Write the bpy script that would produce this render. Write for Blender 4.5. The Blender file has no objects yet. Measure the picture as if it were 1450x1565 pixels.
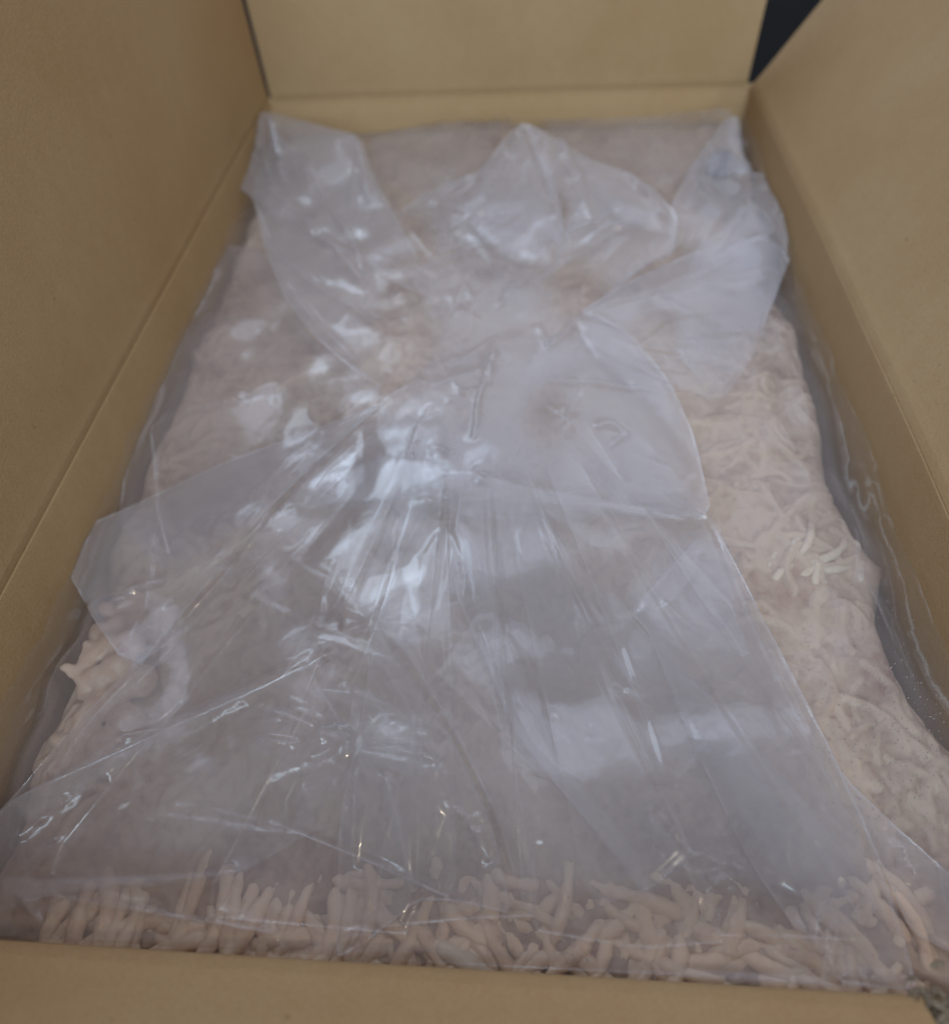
import bpy, bmesh, math, random
import numpy as np
from mathutils import Matrix, Vector

S = bpy.context.scene
COL = S.collection
rng = np.random.default_rng(11)
random.seed(5)

# ------------------------------------------------------------------ camera
CAM = np.array([0.02198, -0.01577, 0.24551])
PITCH, YAW, ROLL = 0.916602, 0.119962, -0.082714
FPX, PW, PH = 1056.35, 1450.0, 1565.0
def cam_axes():
    p, y, r = PITCH, YAW, ROLL
    f = np.array([-math.sin(y)*math.cos(p), math.cos(y)*math.cos(p), -math.sin(p)])
    a = np.array([math.cos(y), math.sin(y), 0.0])
    b = np.cross(a, f)
    return math.cos(r)*a+math.sin(r)*b, -math.sin(r)*a+math.cos(r)*b, f
AR, AU, AF = cam_axes()
cd = bpy.data.cameras.new('camera')
cam = bpy.data.objects.new('camera', cd); COL.objects.link(cam)
m3 = Matrix((AR, AU, -AF)).transposed()
cam.matrix_world = Matrix.Translation(Vector(CAM)) @ m3.to_4x4()
cd.sensor_fit = 'VERTICAL'; cd.sensor_height = 36.0; cd.sensor_width = 36.0
cd.lens = FPX/PH*36.0
cd.clip_start = 0.005; cd.clip_end = 100
cd.dof.use_dof = True; cd.dof.focus_distance = 0.275; cd.dof.aperture_fstop = 4.6
S.camera = cam

# ------------------------------------------------------------------ world, lamps, exposure
S.view_settings.view_transform = 'Standard'; S.view_settings.look = 'None'
S.view_settings.exposure = 0.09; S.view_settings.gamma = 1.0
w = bpy.data.worlds.new('World'); S.world = w; w.use_nodes = True
w.node_tree.nodes['Background'].inputs[0].default_value = (0.95, 0.93, 0.96, 1)
w.node_tree.nodes['Background'].inputs[1].default_value = 0.345
def area(name, loc, target, sx, sy, power, col):
    l = bpy.data.lights.new(name, 'AREA'); l.shape = 'RECTANGLE'; l.size = sx; l.size_y = sy
    l.energy = power; l.color = col
    o = bpy.data.objects.new(name, l); COL.objects.link(o)
    o.location = loc
    o.rotation_euler = (Vector(target)-Vector(loc)).to_track_quat('-Z', 'Y').to_euler()
    return o
area('window_light', (-1.35, 1.45, 1.8), (0, 0.25, 0), 2.4, 0.5, 15.5, (0.66, 0.82, 1.0))
area('back_sheen_light', (0.1, 2.6, 2.3), (0, 0.2, 0), 3.2, 2.4, 24, (0.70, 0.79, 1.0))  # broad area lamp added behind the box for sheen on the film
area('room_light', (0.25, -2.3, 1.5), (0.0, 0.5, 0.05), 2.0, 1.5, 62, (0.67, 0.85, 1.0))
pl = bpy.data.lights.new('ceiling_bulb', 'POINT'); pl.energy = 15; pl.color = (1.0, 0.86, 0.62); pl.shadow_soft_size = 0.02
po = bpy.data.objects.new('ceiling_bulb', pl); COL.objects.link(po); po.location = (1.3, -0.38, 1.5)
S.cycles.transparent_max_bounces = 48
S.cycles.max_bounces = 10; S.cycles.diffuse_bounces = 5; S.cycles.glossy_bounces = 3
S.cycles.transmission_bounces = 8
S.cycles.use_denoising = True
S.cycles.caustics_reflective = False; S.cycles.caustics_refractive = False

# ------------------------------------------------------------------ helpers
W, L, T, DEEP = 0.40, 0.6105, 0.0042, 0.17
H = W/2
def at(px, py, z):
    """photo pixel(s) -> xy on the level z (array friendly)"""
    px = np.asarray(px, float); py = np.asarray(py, float)
    u = (px-PW/2)/FPX; v = (py-PH/2)/FPX
    d = AF[None]+u.reshape(-1, 1)*AR[None]-v.reshape(-1, 1)*AU[None]
    t = (np.asarray(z, float)-CAM[2])/d[:, 2]
    return CAM[0]+t*d[:, 0], CAM[1]+t*d[:, 1]

class Noise:
    def __init__(s, seed, n=128): s.g = np.random.default_rng(seed).uniform(-1, 1, (n, n)); s.n = n
    def __call__(s, x, y):
        i = np.floor(x).astype(int); j = np.floor(y).astype(int)
        fx = x-i; fy = y-j
        fx = fx*fx*fx*(fx*(fx*6-15)+10); fy = fy*fy*fy*(fy*(fy*6-15)+10)
        n = s.n; g = s.g
        a = g[i % n, j % n]; b = g[(i+1) % n, j % n]; c = g[i % n, (j+1) % n]; d = g[(i+1) % n, (j+1) % n]
        return (a*(1-fx)+b*fx)*(1-fy)+(c*(1-fx)+d*fx)*fy
def fbm(nz, x, y, sc, o=3):
    r = 0; a = 1; t = 0
    for k in range(o):
        r = r+a*nz(x/sc*2**k+7.3*k, y/sc*2**k+3.1*k); t += a; a *= .5
    return r/t

def mesh_from(name, V, Q, smooth=True, attr=None):
    me = bpy.data.meshes.new(name)
    V = np.asarray(V, np.float32); Q = np.asarray(Q, np.int32)
    me.vertices.add(len(V)); me.vertices.foreach_set('co', V.ravel())
    me.loops.add(Q.size); me.loops.foreach_set('vertex_index', Q.ravel())
    me.polygons.add(len(Q)); me.polygons.foreach_set('loop_start', np.arange(0, Q.size, Q.shape[1], dtype=np.int32))
    me.polygons.foreach_set('loop_total', np.full(len(Q), Q.shape[1], np.int32))
    me.update(calc_edges=True)
    if attr:
        t = me.attributes.new(attr[0], 'FLOAT', 'POINT'); t.data.foreach_set('value', np.asarray(attr[1], np.float32).ravel())
    if smooth: me.polygons.foreach_set('use_smooth', np.ones(len(Q), bool))
    return me
def link(name, me, mat, parent=None, label=None, kind=None):
    o = bpy.data.objects.new(name, me); COL.objects.link(o)
    if mat and not me.materials: me.materials.append(mat)
    if parent: o.parent = parent
    if label: o['label'] = label
    if kind: o['kind'] = kind
    return o
def thing(name, label, cat, loc=(0, 0, 0)):
    o = bpy.data.objects.new(name, None); COL.objects.link(o); o.location = loc
    o['label'] = label; o['category'] = cat
    o.empty_display_size = .02
    return o

# ------------------------------------------------------------------ materials
def mat(name):
    m = bpy.data.materials.new(name); m.use_nodes = True
    nt = m.node_tree; nt.nodes.clear()
    out = nt.nodes.new('ShaderNodeOutputMaterial')
    def N(t, **k):
        n = nt.nodes.new('ShaderNode'+t)
        for a, b in k.items():
            if a.startswith('i_'):
                key = a[2:]
                n.inputs[int(key) if key.isdigit() else key].default_value = b
            else: setattr(n, a, b)
        return n
    return m, nt, N, out
def kraft(name, c0, c1):
    m, nt, N, out = mat(name); K = nt.links.new
    tc = N('TexCoord')
    n1 = N('TexNoise', i_Scale=9.0, i_Detail=4.0)
    n2 = N('TexNoise', i_Scale=900.0, i_Detail=2.0)
    n3 = N('TexNoise', i_Scale=260.0, i_Detail=3.0, i_Roughness=.7)
    mp = N('Mapping'); mp.inputs['Scale'].default_value = (1, 1, .7)
    K(tc.outputs['Object'], mp.inputs[0])
    n4 = N('TexNoise', i_Scale=120.0, i_Detail=2.0); K(mp.outputs[0], n4.inputs[0])
    for n in (n1, n2, n3): K(tc.outputs['Object'], n.inputs[0])
    def mth(op, a, b):
        q = N('Math', operation=op)
        for i, v in enumerate((a, b)):
            if isinstance(v, (int, float)): q.inputs[i].default_value = v
            else: K(v, q.inputs[i])
        return q.outputs[0]
    s = mth('ADD', mth('MULTIPLY', n1.outputs[0], .45), mth('MULTIPLY', n2.outputs[0], .42))
    s = mth('ADD', s, mth('MULTIPLY', n4.outputs[0], .13))
    cr = N('ValToRGB'); cr.color_ramp.elements[0].position = .30; cr.color_ramp.elements[1].position = .72
    cr.color_ramp.elements[0].color = (*c0, 1); cr.color_ramp.elements[1].color = (*c1, 1)
    K(s, cr.inputs[0])
    fl = N('ValToRGB'); fl.color_ramp.elements[0].position = .24; fl.color_ramp.elements[1].position = .31
    fl.color_ramp.elements[0].color = (.45, .40, .35, 1); fl.color_ramp.elements[1].color = (1, 1, 1, 1)
    K(n3.outputs[0], fl.inputs[0])
    mx = N('MixRGB', blend_type='MULTIPLY', i_0=1.0); K(cr.outputs[0], mx.inputs[1]); K(fl.outputs[0], mx.inputs[2])
    b = N('BsdfPrincipled', i_Roughness=.82); b.inputs['Specular IOR Level'].default_value = .25
    K(mx.outputs[0], b.inputs['Base Color'])
    bp = N('Bump', i_Strength=.35, i_Distance=.0006)
    K(mth('ADD', n2.outputs[0], n4.outputs[0]), bp.inputs['Height']); K(bp.outputs[0], b.inputs['Normal'])
    K(b.outputs[0], out.inputs[0])
    return m
KRAFT = kraft('kraft_board', (.36, .228, .110), (.455, .325, .186))
KRAFT_EDGE = kraft('kraft_cut_edge', (.26, .19, .11), (.40, .31, .20))

def film(name, haze, gloss=1.0, rough=.05, tint=(.81, .80, .885)):
    """thin polythene: clear, with a milky bulk that thickens at a glancing angle and a glossy skin"""
    m, nt, N, out = mat(name); K = nt.links.new
    def mth(op, a, b=None):
        q = N('Math', operation=op)
        for i, v in enumerate((a, b)):
            if v is None: continue
            if isinstance(v, (int, float)): q.inputs[i].default_value = v
            else: K(v, q.inputs[i])
        return q.outputs[0]
    lw = N('LayerWeight', i_Blend=.5)
    cosv = mth('MAXIMUM', mth('SUBTRACT', 1.0, lw.outputs['Facing']), .06)
    tc = N('TexCoord')
    n1 = N('TexNoise', i_Scale=14.0, i_Detail=3.0); K(tc.outputs['Object'], n1.inputs[0])
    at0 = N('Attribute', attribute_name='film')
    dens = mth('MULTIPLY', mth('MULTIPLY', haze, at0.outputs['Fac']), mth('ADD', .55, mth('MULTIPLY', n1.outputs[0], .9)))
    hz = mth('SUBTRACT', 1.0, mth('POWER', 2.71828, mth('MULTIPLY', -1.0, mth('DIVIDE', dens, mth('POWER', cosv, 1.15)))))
    fres = mth('ADD', .055, mth('MULTIPLY', .92, mth('POWER', mth('SUBTRACT', 1.0, cosv), 5.0)))
    at_ = N('Attribute', attribute_name='film')
    fres = mth('MULTIPLY', fres, mth('MULTIPLY', gloss, at_.outputs['Fac']))
    tr = N('BsdfTransparent', i_Color=(.985, .985, .985, 1))
    df = N('BsdfDiffuse', i_Color=(*tint, 1)); tl = N('BsdfTranslucent', i_Color=(*tint, 1))
    ad = N('MixShader', i_0=.45); K(df.outputs[0], ad.inputs[1]); K(tl.outputs[0], ad.inputs[2])
    mx = N('MixShader'); K(hz, mx.inputs[0]); K(tr.outputs[0], mx.inputs[1]); K(ad.outputs[0], mx.inputs[2])
    n2 = N('TexNoise', i_Scale=55.0, i_Detail=3.0); K(tc.outputs['Object'], n2.inputs[0])
    bp = N('Bump', i_Strength=.12, i_Distance=.001); K(n2.outputs[0], bp.inputs['Height'])
    g1 = N('BsdfGlossy', i_Roughness=rough); g2 = N('BsdfGlossy', i_Roughness=.24)
    gl = N('MixShader', i_0=.5); K(g1.outputs[0], gl.inputs[1]); K(g2.outputs[0], gl.inputs[2])
    for g in (g1, g2): K(bp.outputs[0], g.inputs['Normal'])
    m2 = N('MixShader'); K(fres, m2.inputs[0]); K(mx.outputs[0], m2.inputs[1]); K(gl.outputs[0], m2.inputs[2])
    K(m2.outputs[0], out.inputs[0])
    return m
FILM = film('polythene', .12)
FILM2 = film('polythene_double', .26)
FILM_SHEEN = film('polythene_sheen', .15)  # hazier film for the painted sheen slivers
FILM_L = film('polythene_liner', .13, rough=.14)

def meat_mat(name, pale, mid, red):
    m, nt, N, out = mat(name); K = nt.links.new
    tc = N('TexCoord')
    n1 = N('TexNoise', i_Scale=28.0, i_Detail=4.0); K(tc.outputs['Object'], n1.inputs[0])
    n2 = N('TexNoise', i_Scale=210.0, i_Detail=3.0); K(tc.outputs['Object'], n2.inputs[0])
    oi = N('ObjectInfo')
    a = N('Math', operation='MULTIPLY_ADD'); K(n2.outputs[0], a.inputs[0]); a.inputs[1].default_value = .75; K(n1.outputs[0], a.inputs[2])
    a2 = N('Math', operation='MULTIPLY_ADD'); K(a.outputs[0], a2.inputs[2])
    if name == 'minced_meat':
        tn = N('Attribute', attribute_name='tone'); K(tn.outputs['Fac'], a2.inputs[0]); a2.inputs[1].default_value = .42; a.inputs[1].default_value = .5
    else:
        K(oi.outputs['Random'], a2.inputs[0]); a2.inputs[1].default_value = .22
    cr = N('ValToRGB'); e = cr.color_ramp.elements
    e[0].position = .62; e[0].color = (*red, 1); e[1].position = 1.12 if False else 1.0; e[1].color = (*pale, 1)
    k = e.new(.80); k.color = (*mid, 1)
    K(a2.outputs[0], cr.inputs[0])
    b = N('BsdfPrincipled', i_Roughness=.38); b.inputs['Specular IOR Level'].default_value = .35
    b.inputs['Subsurface Weight'].default_value = .25; b.inputs['Subsurface Radius'].default_value = (.004, .0018, .0012)
    b.inputs['Subsurface Scale'].default_value = 1.0
    K(cr.outputs[0], b.inputs['Base Color'])
    bp = N('Bump', i_Strength=.55, i_Distance=.0012); K(n2.outputs[0], bp.inputs['Height']); K(bp.outputs[0], b.inputs['Normal'])
    K(b.outputs[0], out.inputs[0])
    return m
MEAT = meat_mat('minced_meat', (.53, .405, .31), (.42, .30, .225), (.30, .175, .13))
STRAND = meat_mat('minced_strand', (.80, .61, .455), (.67, .49, .36), (.42, .24, .175))
CLUMP = meat_mat('minced_clump', (.58, .44, .34), (.50, .36, .275), (.40, .23, .175))
FAT = meat_mat('pale_fat_strand', (.64, .53, .42), (.57, .45, .35), (.48, .35, .27))

def plain(name, col, rough, spec=.5):
    m, nt, N, out = mat(name)
    tc = N('TexCoord'); n = N('TexNoise', i_Scale=40.0, i_Detail=4.0); nt.links.new(tc.outputs['Object'], n.inputs[0])
    cr = N('ValToRGB'); cr.color_ramp.elements[0].color = (*[c*.7 for c in col], 1); cr.color_ramp.elements[1].color = (*[c*1.3 for c in col], 1)
    nt.links.new(n.outputs[0], cr.inputs[0])
    b = N('BsdfPrincipled', i_Roughness=rough); b.inputs['Specular IOR Level'].default_value = spec
    nt.links.new(cr.outputs[0], b.inputs['Base Color']); nt.links.new(b.outputs[0], out.inputs[0])
    return m
DARK = plain('dark_counter', (.007, .008, .010), .7, .04)
TORN = kraft('torn_fibre', (.10, .08, .06), (.34, .27, .19))

# ------------------------------------------------------------------ surface below
V = [(-6, -6, -DEEP-T-.004), (6, -6, -DEEP-T-.004), (6, 6, -DEEP-T-.004), (-6, 6, -DEEP-T-.004)]
link('counter', mesh_from('counter', V, [(0, 1, 2, 3)], False), DARK, kind='structure', label='dark surface under and behind the box')

# ------------------------------------------------------------------ cardboard box
box = thing('cardboard_box', 'open brown corrugated cardboard box with its flaps up holding a bag of mince', 'box', (0, 0, -DEEP-T))
ZB = -DEEP-T
def extrude(name, prof, p0, p1, out_dir, mat_, parent, label=None, n=60, wob=0.0, seed=1, endcut=None):
    """profile (offset outward, z) swept from p0 to p1 (xy) with a little sag; closed loop"""
    p0 = np.array(p0, float); p1 = np.array(p1, float); out_dir = np.array(out_dir, float)
    nz = Noise(seed); prof = np.array(prof, float); k = len(prof)
    Vv = []
    for i in range(n+1):
        t = i/n
        b = p0+(p1-p0)*t
        s = wob*(math.sin(math.pi*t)+.35*float(nz(np.array(t*6.), np.array(.5))))
        for o, z in prof:
            e = s*min(1, max(0, (z+.10)/.10))
            xy = b+out_dir*(o+e)
            Vv.append((xy[0], xy[1], z-ZB))
    Q = []
    for i in range(n):
        for j in range(k):
            a = i*k+j; b_ = i*k+(j+1) % k
            Q.append((a, b_, b_+k, a+k))
    me = bpy.data.meshes.new(name)
    caps = [tuple(range(k))[::-1], tuple(n*k+j for j in range(k))]
    me.from_pydata(Vv, [], Q+caps); me.update()
    bm = bmesh.new(); bm.from_mesh(me); bmesh.ops.recalc_face_normals(bm, faces=bm.faces); bm.to_mesh(me); bm.free()
    o = link(name, me, mat_, parent, label)
    bv = o.modifiers.new('soft', 'BEVEL'); bv.width = .0006; bv.segments = 2; bv.limit_method = 'ANGLE'
    return o
def wall_prof(b=.003):
    # inner face first, pressed bead under the score line
    return [(0, -DEEP), (-b*.9, -.09), (-b, -.045), (-b*.75, -.025), (-b*.42, -.012), (-.0006, -.0035), (-.0003, -.001), (.0002, -.0003), (T, -.0008), (T, -DEEP)]
def flap_prof(ang, ln):
    c, s = math.cos(ang), math.sin(ang)
    base = [(.0014, -.0016), (.00005, .0004), (-.0002, .0022), (-.0004, .0045), (-.0001, .009), (0, .014), (0, ln*.5), (0, ln), (T*.9, ln), (T*.9, .006), (T, .0008)]
    return [(o*c+z*s, -o*s+z*c) for o, z in base]
extrude('back_wall', wall_prof(.012), (-H, L), (H, L), (0, 1), KRAFT, box, wob=.001, seed=3)
extrude('front_wall', wall_prof(), (-H, 0), (H, 0), (0, -1), KRAFT, box, wob=.0005, seed=4)
extrude('side_wall', wall_prof(.003), (-H, -T), (-H, L+T), (-1, 0), KRAFT, box, wob=.0015, seed=5)
extrude('side_wall', wall_prof(.003), (H, -T), (H, L+T), (1, 0), KRAFT, box, wob=.003, seed=6)
extrude('flap', flap_prof(.02, .15), (-H+.002, L), (H-.003, L), (0, 1), KRAFT, box, 'upright back flap', wob=.001, seed=3)
extrude('flap', flap_prof(.0, .20), (-H, .004), (-H, L-.0012), (-1, 0), KRAFT, box, 'upright left flap', wob=.0015, seed=5)
extrude('flap', flap_prof(math.radians(32), .20), (H, .004), (H, L-.003), (1, 0), KRAFT, box, 'right flap leaning outward', wob=.003, seed=6)
extrude('flap', flap_prof(math.radians(48), .11), (-H+.004, 0), (.1355, 0), (0, -1), KRAFT, box, 'front flap leaning outward', wob=.0005, seed=4)  # flap angle raised so the front lamp misses its visible face
bm = bmesh.new(); bmesh.ops.create_cube(bm, size=1)
bmesh.ops.scale(bm, vec=(W+2*T, L+2*T, T), verts=bm.verts); bmesh.ops.translate(bm, vec=(0, L/2, T/2-.0021), verts=bm.verts)
me = bpy.data.meshes.new('bottom'); bm.to_mesh(me); bm.free(); link('bottom', me, KRAFT, box)
# frayed paper fibres at the torn end of the front flap
bm = bmesh.new()
for k in range(90):
    x = .1365+random.gauss(.003, .0022); y = random.gauss(-.004, .0035); z = .0+random.gauss(-.001, .0012)
    r = random.uniform(.0005, .0013)
    mtx = Matrix.Translation((x, y, z-ZB)) @ Matrix.Rotation(random.random()*6, 4, Vector((random.random()-.5, random.random()-.5, 1))) @ Matrix.Diagonal((r*2.5, r, r*.5, 1))
    bmesh.ops.create_icosphere(bm, subdivisions=1, radius=1, matrix=mtx)
me = bpy.data.meshes.new('torn_fibres'); bm.to_mesh(me); bm.free()
link('torn_fibres', me, TORN, box, 'frayed torn corner of the front flap', 'stuff')

# ------------------------------------------------------------------ minced meat
DX = .00105
gx = np.arange(-.197, .1971, DX); gy = np.arange(.003, .6072, DX)
GX, GY = np.meshgrid(gx, gy, indexing='ij')
nzA, nzB, nzC = Noise(21), Noise(22), Noise(23)
def edge_margin():
    # uneven gap between the meat and each wall
    l = GX+.2-(.004+.009*np.abs(fbm(nzA, GY, GY*0+.3, .045))+.015*np.clip(1-GY/.21, 0, 1))
    r = .2-GX-(.003+.010*np.abs(fbm(nzB, GY, GY*0+.7, .05)))
    b = L-GY-(.012+.008*fbm(nzC, GX, GX*0+.2, .06))
    return np.minimum(np.minimum(l, r), b)
em = edge_margin()
base = -.034+.006*fbm(nzA, GX, GY, .11)+.003*fbm(nzB, GX, GY, .03)
base = base+.004*np.exp(-((GX/.12)**2+((GY-.28)/.2)**2))
base = base+.010*np.clip((GY-.45)/.16, 0, 1)
base = base-.004*np.clip(1-GY/.05, 0, 1)
for (qx, qy, qw, ql, qd) in [(236, 625, .009, .026, .06), (1098, 292, .018, .026, .055), (1290, 605, .010, .035, .06), (1318, 730, .011, .032, .06), (1408, 985, .010, .026, .06), (1210, 430, .012, .022, .03), (168, 760, .010, .02, .05), (95, 985, .010, .03, .05)]:
    hx, hy = at([qx], [qy], -.034)
    base = base-qd*np.exp(-(((GX-hx)/qw)**2+((GY-hy)/ql)**2))
fall = np.clip(em/.014, -1, 1)
base = np.where(fall > 0, base-.016*(1-np.sqrt(np.clip(1-(1-fall)**2, 0, 1))), base-.016+np.clip(em, -.02, 0)*3.2)
ZM = base.copy(); TONE = np.full(ZM.shape, .32)
def stamp(x0, y0, ang, ln, rad, curve):
    """press one mince strand into the height field"""
    n = 7; px, py = [x0], [y0]; a = ang
    for _ in range(n-1):
        px.append(px[-1]+math.cos(a)*ln/(n-1)); py.append(py[-1]+math.sin(a)*ln/(n-1)); a += curve/(n-1)
    px = np.array(px); py = np.array(py)
    i0 = max(0, int((px.min()-rad+.197)/DX)); i1 = min(len(gx), int((px.max()+rad+.197)/DX)+2)
    j0 = max(0, int((py.min()-rad-.003)/DX)); j1 = min(len(gy), int((py.max()+rad-.003)/DX)+2)
    if i1-i0 < 2 or j1-j0 < 2: return
    X = GX[i0:i1, j0:j1]; Y = GY[i0:i1, j0:j1]; d2 = np.full(X.shape, 1e9)
    for k in range(n-1):
        ax, ay, bx, by = px[k], py[k], px[k+1], py[k+1]
        t = np.clip(((X-ax)*(bx-ax)+(Y-ay)*(by-ay))/((bx-ax)**2+(by-ay)**2+1e-12), 0, 1)
        d2 = np.minimum(d2, (X-ax-t*(bx-ax))**2+(Y-ay-t*(by-ay))**2)
    h = np.sqrt(np.clip(rad*rad-d2, 0, None))*1.1
    hn = base[i0:i1, j0:j1]+h*1.05-rad*.75+random.uniform(-.0016, .0014)
    top = (d2 < rad*rad*.94) & (hn > ZM[i0:i1, j0:j1])
    TONE[i0:i1, j0:j1] = np.where(top, random.uniform(.36, 1.0), TONE[i0:i1, j0:j1])
    ZM[i0:i1, j0:j1] = np.where(top, hn, ZM[i0:i1, j0:j1])
for k in range(3600):
    x = random.uniform(-.195, .195); y = random.uniform(.006, .603)
    stamp(x, y, random.gauss(2.0, .9), random.uniform(.010, .034), random.uniform(.0018, .0029), random.uniform(-1.8, 1.8))
for k in range(420):
    stamp(random.uniform(-.19, .19), .006+.07*random.random()**1.4, random.choice((1.5, 2.3, .8, .2, 2.9))+random.gauss(0, .3), random.uniform(.014, .030), random.uniform(.0023, .0032), random.uniform(-1.2, 1.2))
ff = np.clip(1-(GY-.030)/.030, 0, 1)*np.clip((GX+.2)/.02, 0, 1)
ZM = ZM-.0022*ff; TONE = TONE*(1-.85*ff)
def grid_quads(ni, nj):
    a = np.arange(ni*nj).reshape(ni, nj)
    return np.stack([a[:-1, :-1], a[1:, :-1], a[1:, 1:], a[:-1, 1:]], -1).reshape(-1, 4)
meat = thing('ground_meat', 'pale pink raw minced meat filling the box under clear plastic', 'meat', (0, L/2, -.05))
def lat(A, x, y):
    """bilinear look-up in the meat grid"""
    fi = np.clip((x+.197)/DX, 0, len(gx)-1.001); fj = np.clip((y-.003)/DX, 0, len(gy)-1.001)
    i = fi.astype(int); j = fj.astype(int); a = fi-i; b = fj-j
    return (A[i, j]*(1-a)+A[i+1, j]*a)*(1-b)+(A[i, j+1]*(1-a)+A[i+1, j+1]*a)*b
ZM0 = ZM+.0003*fbm(nzC, GX, GY, .0045, 2)+.0012*fbm(nzB, GX+.5, GY, .013, 1)
link('mound', mesh_from('mound', np.stack([GX, GY-L/2, ZM0+.05], -1).reshape(-1, 3), grid_quads(len(gx), len(gy)), True, ('tone', TONE)), MEAT, meat)

ZS = None
def strand_mesh(ln, rad, bend, seed):
    r_ = random.Random(seed); n, k = 12, 8
    Vv = []; a = -bend/2; p = Vector((-ln/2, 0, 0)); tw = r_.uniform(-.5, .5); az = 0
    for i in range(n+1):
        t = i/n
        e = (1-.12*abs(2*t-1)**3) if 0 < t < 1 else .45
        rr = rad*e*(1+.15*math.sin(t*9+seed)+.12*math.sin(t*23+seed*2))
        d = Vector((math.cos(a), math.sin(a), 0)); s = Vector((-d.y, d.x, 0)); u = Vector((0, 0, 1))
        for j in range(k):
            th = 2*math.pi*j/k
            rr_ = rr; rr = rr_*r_.uniform(.90, 1.10)
            Vv.append(p+s*(rr*math.cos(th)*1.05)+u*(rr*math.sin(th)*.92)+u*(-.0042*(2*t-1)**2)); rr = rr_
        p = p+d*(ln/n); a += bend/n
    Q = []
    for i in range(n):
        for j in range(k):
            Q.append((i*k+j, i*k+(j+1) % k, (i+1)*k+(j+1) % k, (i+1)*k+j))
    me = bpy.data.meshes.new('strand'); me.from_pydata(Vv, [], Q+[tuple(range(k))[::-1], tuple(n*k+j for j in range(k))])
    me.polygons.foreach_set('use_smooth', np.ones(len(me.polygons), bool))
    return me
def strand_set(mt, s0):
    out = []
    for s in range(8):
        me = strand_mesh(.024+.0036*s, .0025+.00012*(s % 4), (-1.1, -.6, -.2, .3, .7, 1.2, .1, 1.6)[s], s0+s); me.materials.append(mt); out.append(me)
    return out
SM, SF = strand_set(STRAND, 1), strand_set(FAT, 31)
ZM = ZM0
ZS = ZM.copy()
def put_strand(px, py, ang, me, lift=.0012, tilt=0.0, sc=1.0, label=None):
    x, y = at([px], [py], -.032); x = float(x[0]); y = float(y[0])
    x = min(max(x, -.192), .192); y = max(y, .0075)
    z = max(float(lat(ZM, np.array([x]), np.array([y]))[0]), -.048)
    o = link('strand', me, None, meat, label)
    o.location = (x, y-L/2, z+.05+lift); o.rotation_euler = (random.uniform(-.2, .2), tilt, ang); o.scale = (sc, sc, sc*random.uniform(.8, 1.1))
    c, s_ = math.cos(ang), math.sin(ang)
    for v in list(me.vertices)[::3]:
        a = x+(v.co.x*c-v.co.y*s_)*sc; b = y+(v.co.x*s_+v.co.y*c)*sc
        i = int(round((a+.197)/DX)); j = int(round((b-.003)/DX))
        if 0 <= i < len(gx) and 0 <= j < len(gy): ZS[i, j] = max(ZS[i, j], z+lift+v.co.z*sc+abs(v.co.x*math.sin(tilt))*sc*.6)
r2 = random.Random(8)
# upright row at the front left, then a loose tangle along the front wall
for k in range(16):
    put_strand(246+k*20+r2.uniform(-4, 4), 1388+r2.uniform(-18, 24), math.pi/2+r2.gauss(-.08, .14), SM[r2.choice((5, 7, 6, 4, 3))], r2.uniform(-.0004, .0014), r2.uniform(.0, .2), r2.uniform(.9, 1.05))
for k in range(22):
    put_strand(240+k*15, 1476+r2.uniform(-10, 8), r2.gauss(.2, .6), SM[r2.randrange(6)], r2.uniform(-.001, .003), .1)
for k in range(165):
    px = 500+r2.random()*880
    py = 1318+r2.random()**.6*172+(px-500)*.022
    put_strand(px, py, r2.choice((2.2, 2.5, .9, 1.2, .2, 2.9))+r2.gauss(0, .3), (SM if r2.random() < .93 else SF)[r2.randrange(8)], r2.uniform(-.0028, .0008), r2.uniform(-.12, .12), r2.uniform(.78, 1.12))
for k in range(16):
    put_strand(60+r2.random()*190, 1390+r2.random()*80, r2.gauss(1.4, .5), SM[r2.randrange(8)], r2.uniform(-.001, .002), .1)
# lumps sticking out on the left
bm = bmesh.new()
for (px, py, r, l) in [(120, 1000, .0058, 2), (150, 985, .0065, 2), (112, 1045, .005, 1), (140, 1030, .0062, 3), (165, 1012, .007, 3), (132, 1065, .0068, 1), (95, 1095, .0058, 0), (66, 1125, .0052, 0), (160, 1055, .0066, 2), (128, 962, .0055, 1), (152, 948, .0058, 0), (185, 980, .0068, 3), (102, 1112, .006, 1), (80, 1150, .006, 0), (122, 1085, .0062, 2), (195, 1035, .008, 2), (172, 1095, .0085, 1), (130, 1135, .0075, 0), (90, 1022, .0024, 5), (97, 1026, .0026, 4), (106, 1034, .0036, 3), (118, 985, .0024, 4), (126, 990, .003, 3), (140, 920, .005, 0), (60, 1165, .005, 0)]:
    x, y = at([px+14], [py], -.026); x, y = float(x[0]), float(y[0])
    z = -.0335+l*.0018
    bmesh.ops.create_icosphere(bm, subdivisions=2, radius=1, matrix=Matrix.Translation((x, y-L/2, z+.05)) @ Matrix.Rotation(r2.random()*3, 4, 'Z') @ Matrix.Diagonal((r*r2.uniform(1, 1.5), r*r2.uniform(.75, 1), r*.9, 1)))
    i = int(round((x+.197)/DX)); j = int(round((y-.003)/DX))
    if 0 <= i < len(gx) and 0 <= j < len(gy): ZS[max(0, i-3):i+4, max(0, j-3):j+4] = np.maximum(ZS[max(0, i-3):i+4, max(0, j-3):j+4], z+r*.9)
me = bpy.data.meshes.new('clump'); bm.to_mesh(me); bm.free()
o = link('clump', me, CLUMP, meat, 'lumpy knob of mince bulging out on the left')
rm = o.modifiers.new('merge', 'REMESH'); rm.mode = 'VOXEL'; rm.voxel_size = .0011; rm.use_smooth_shade = True
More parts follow.
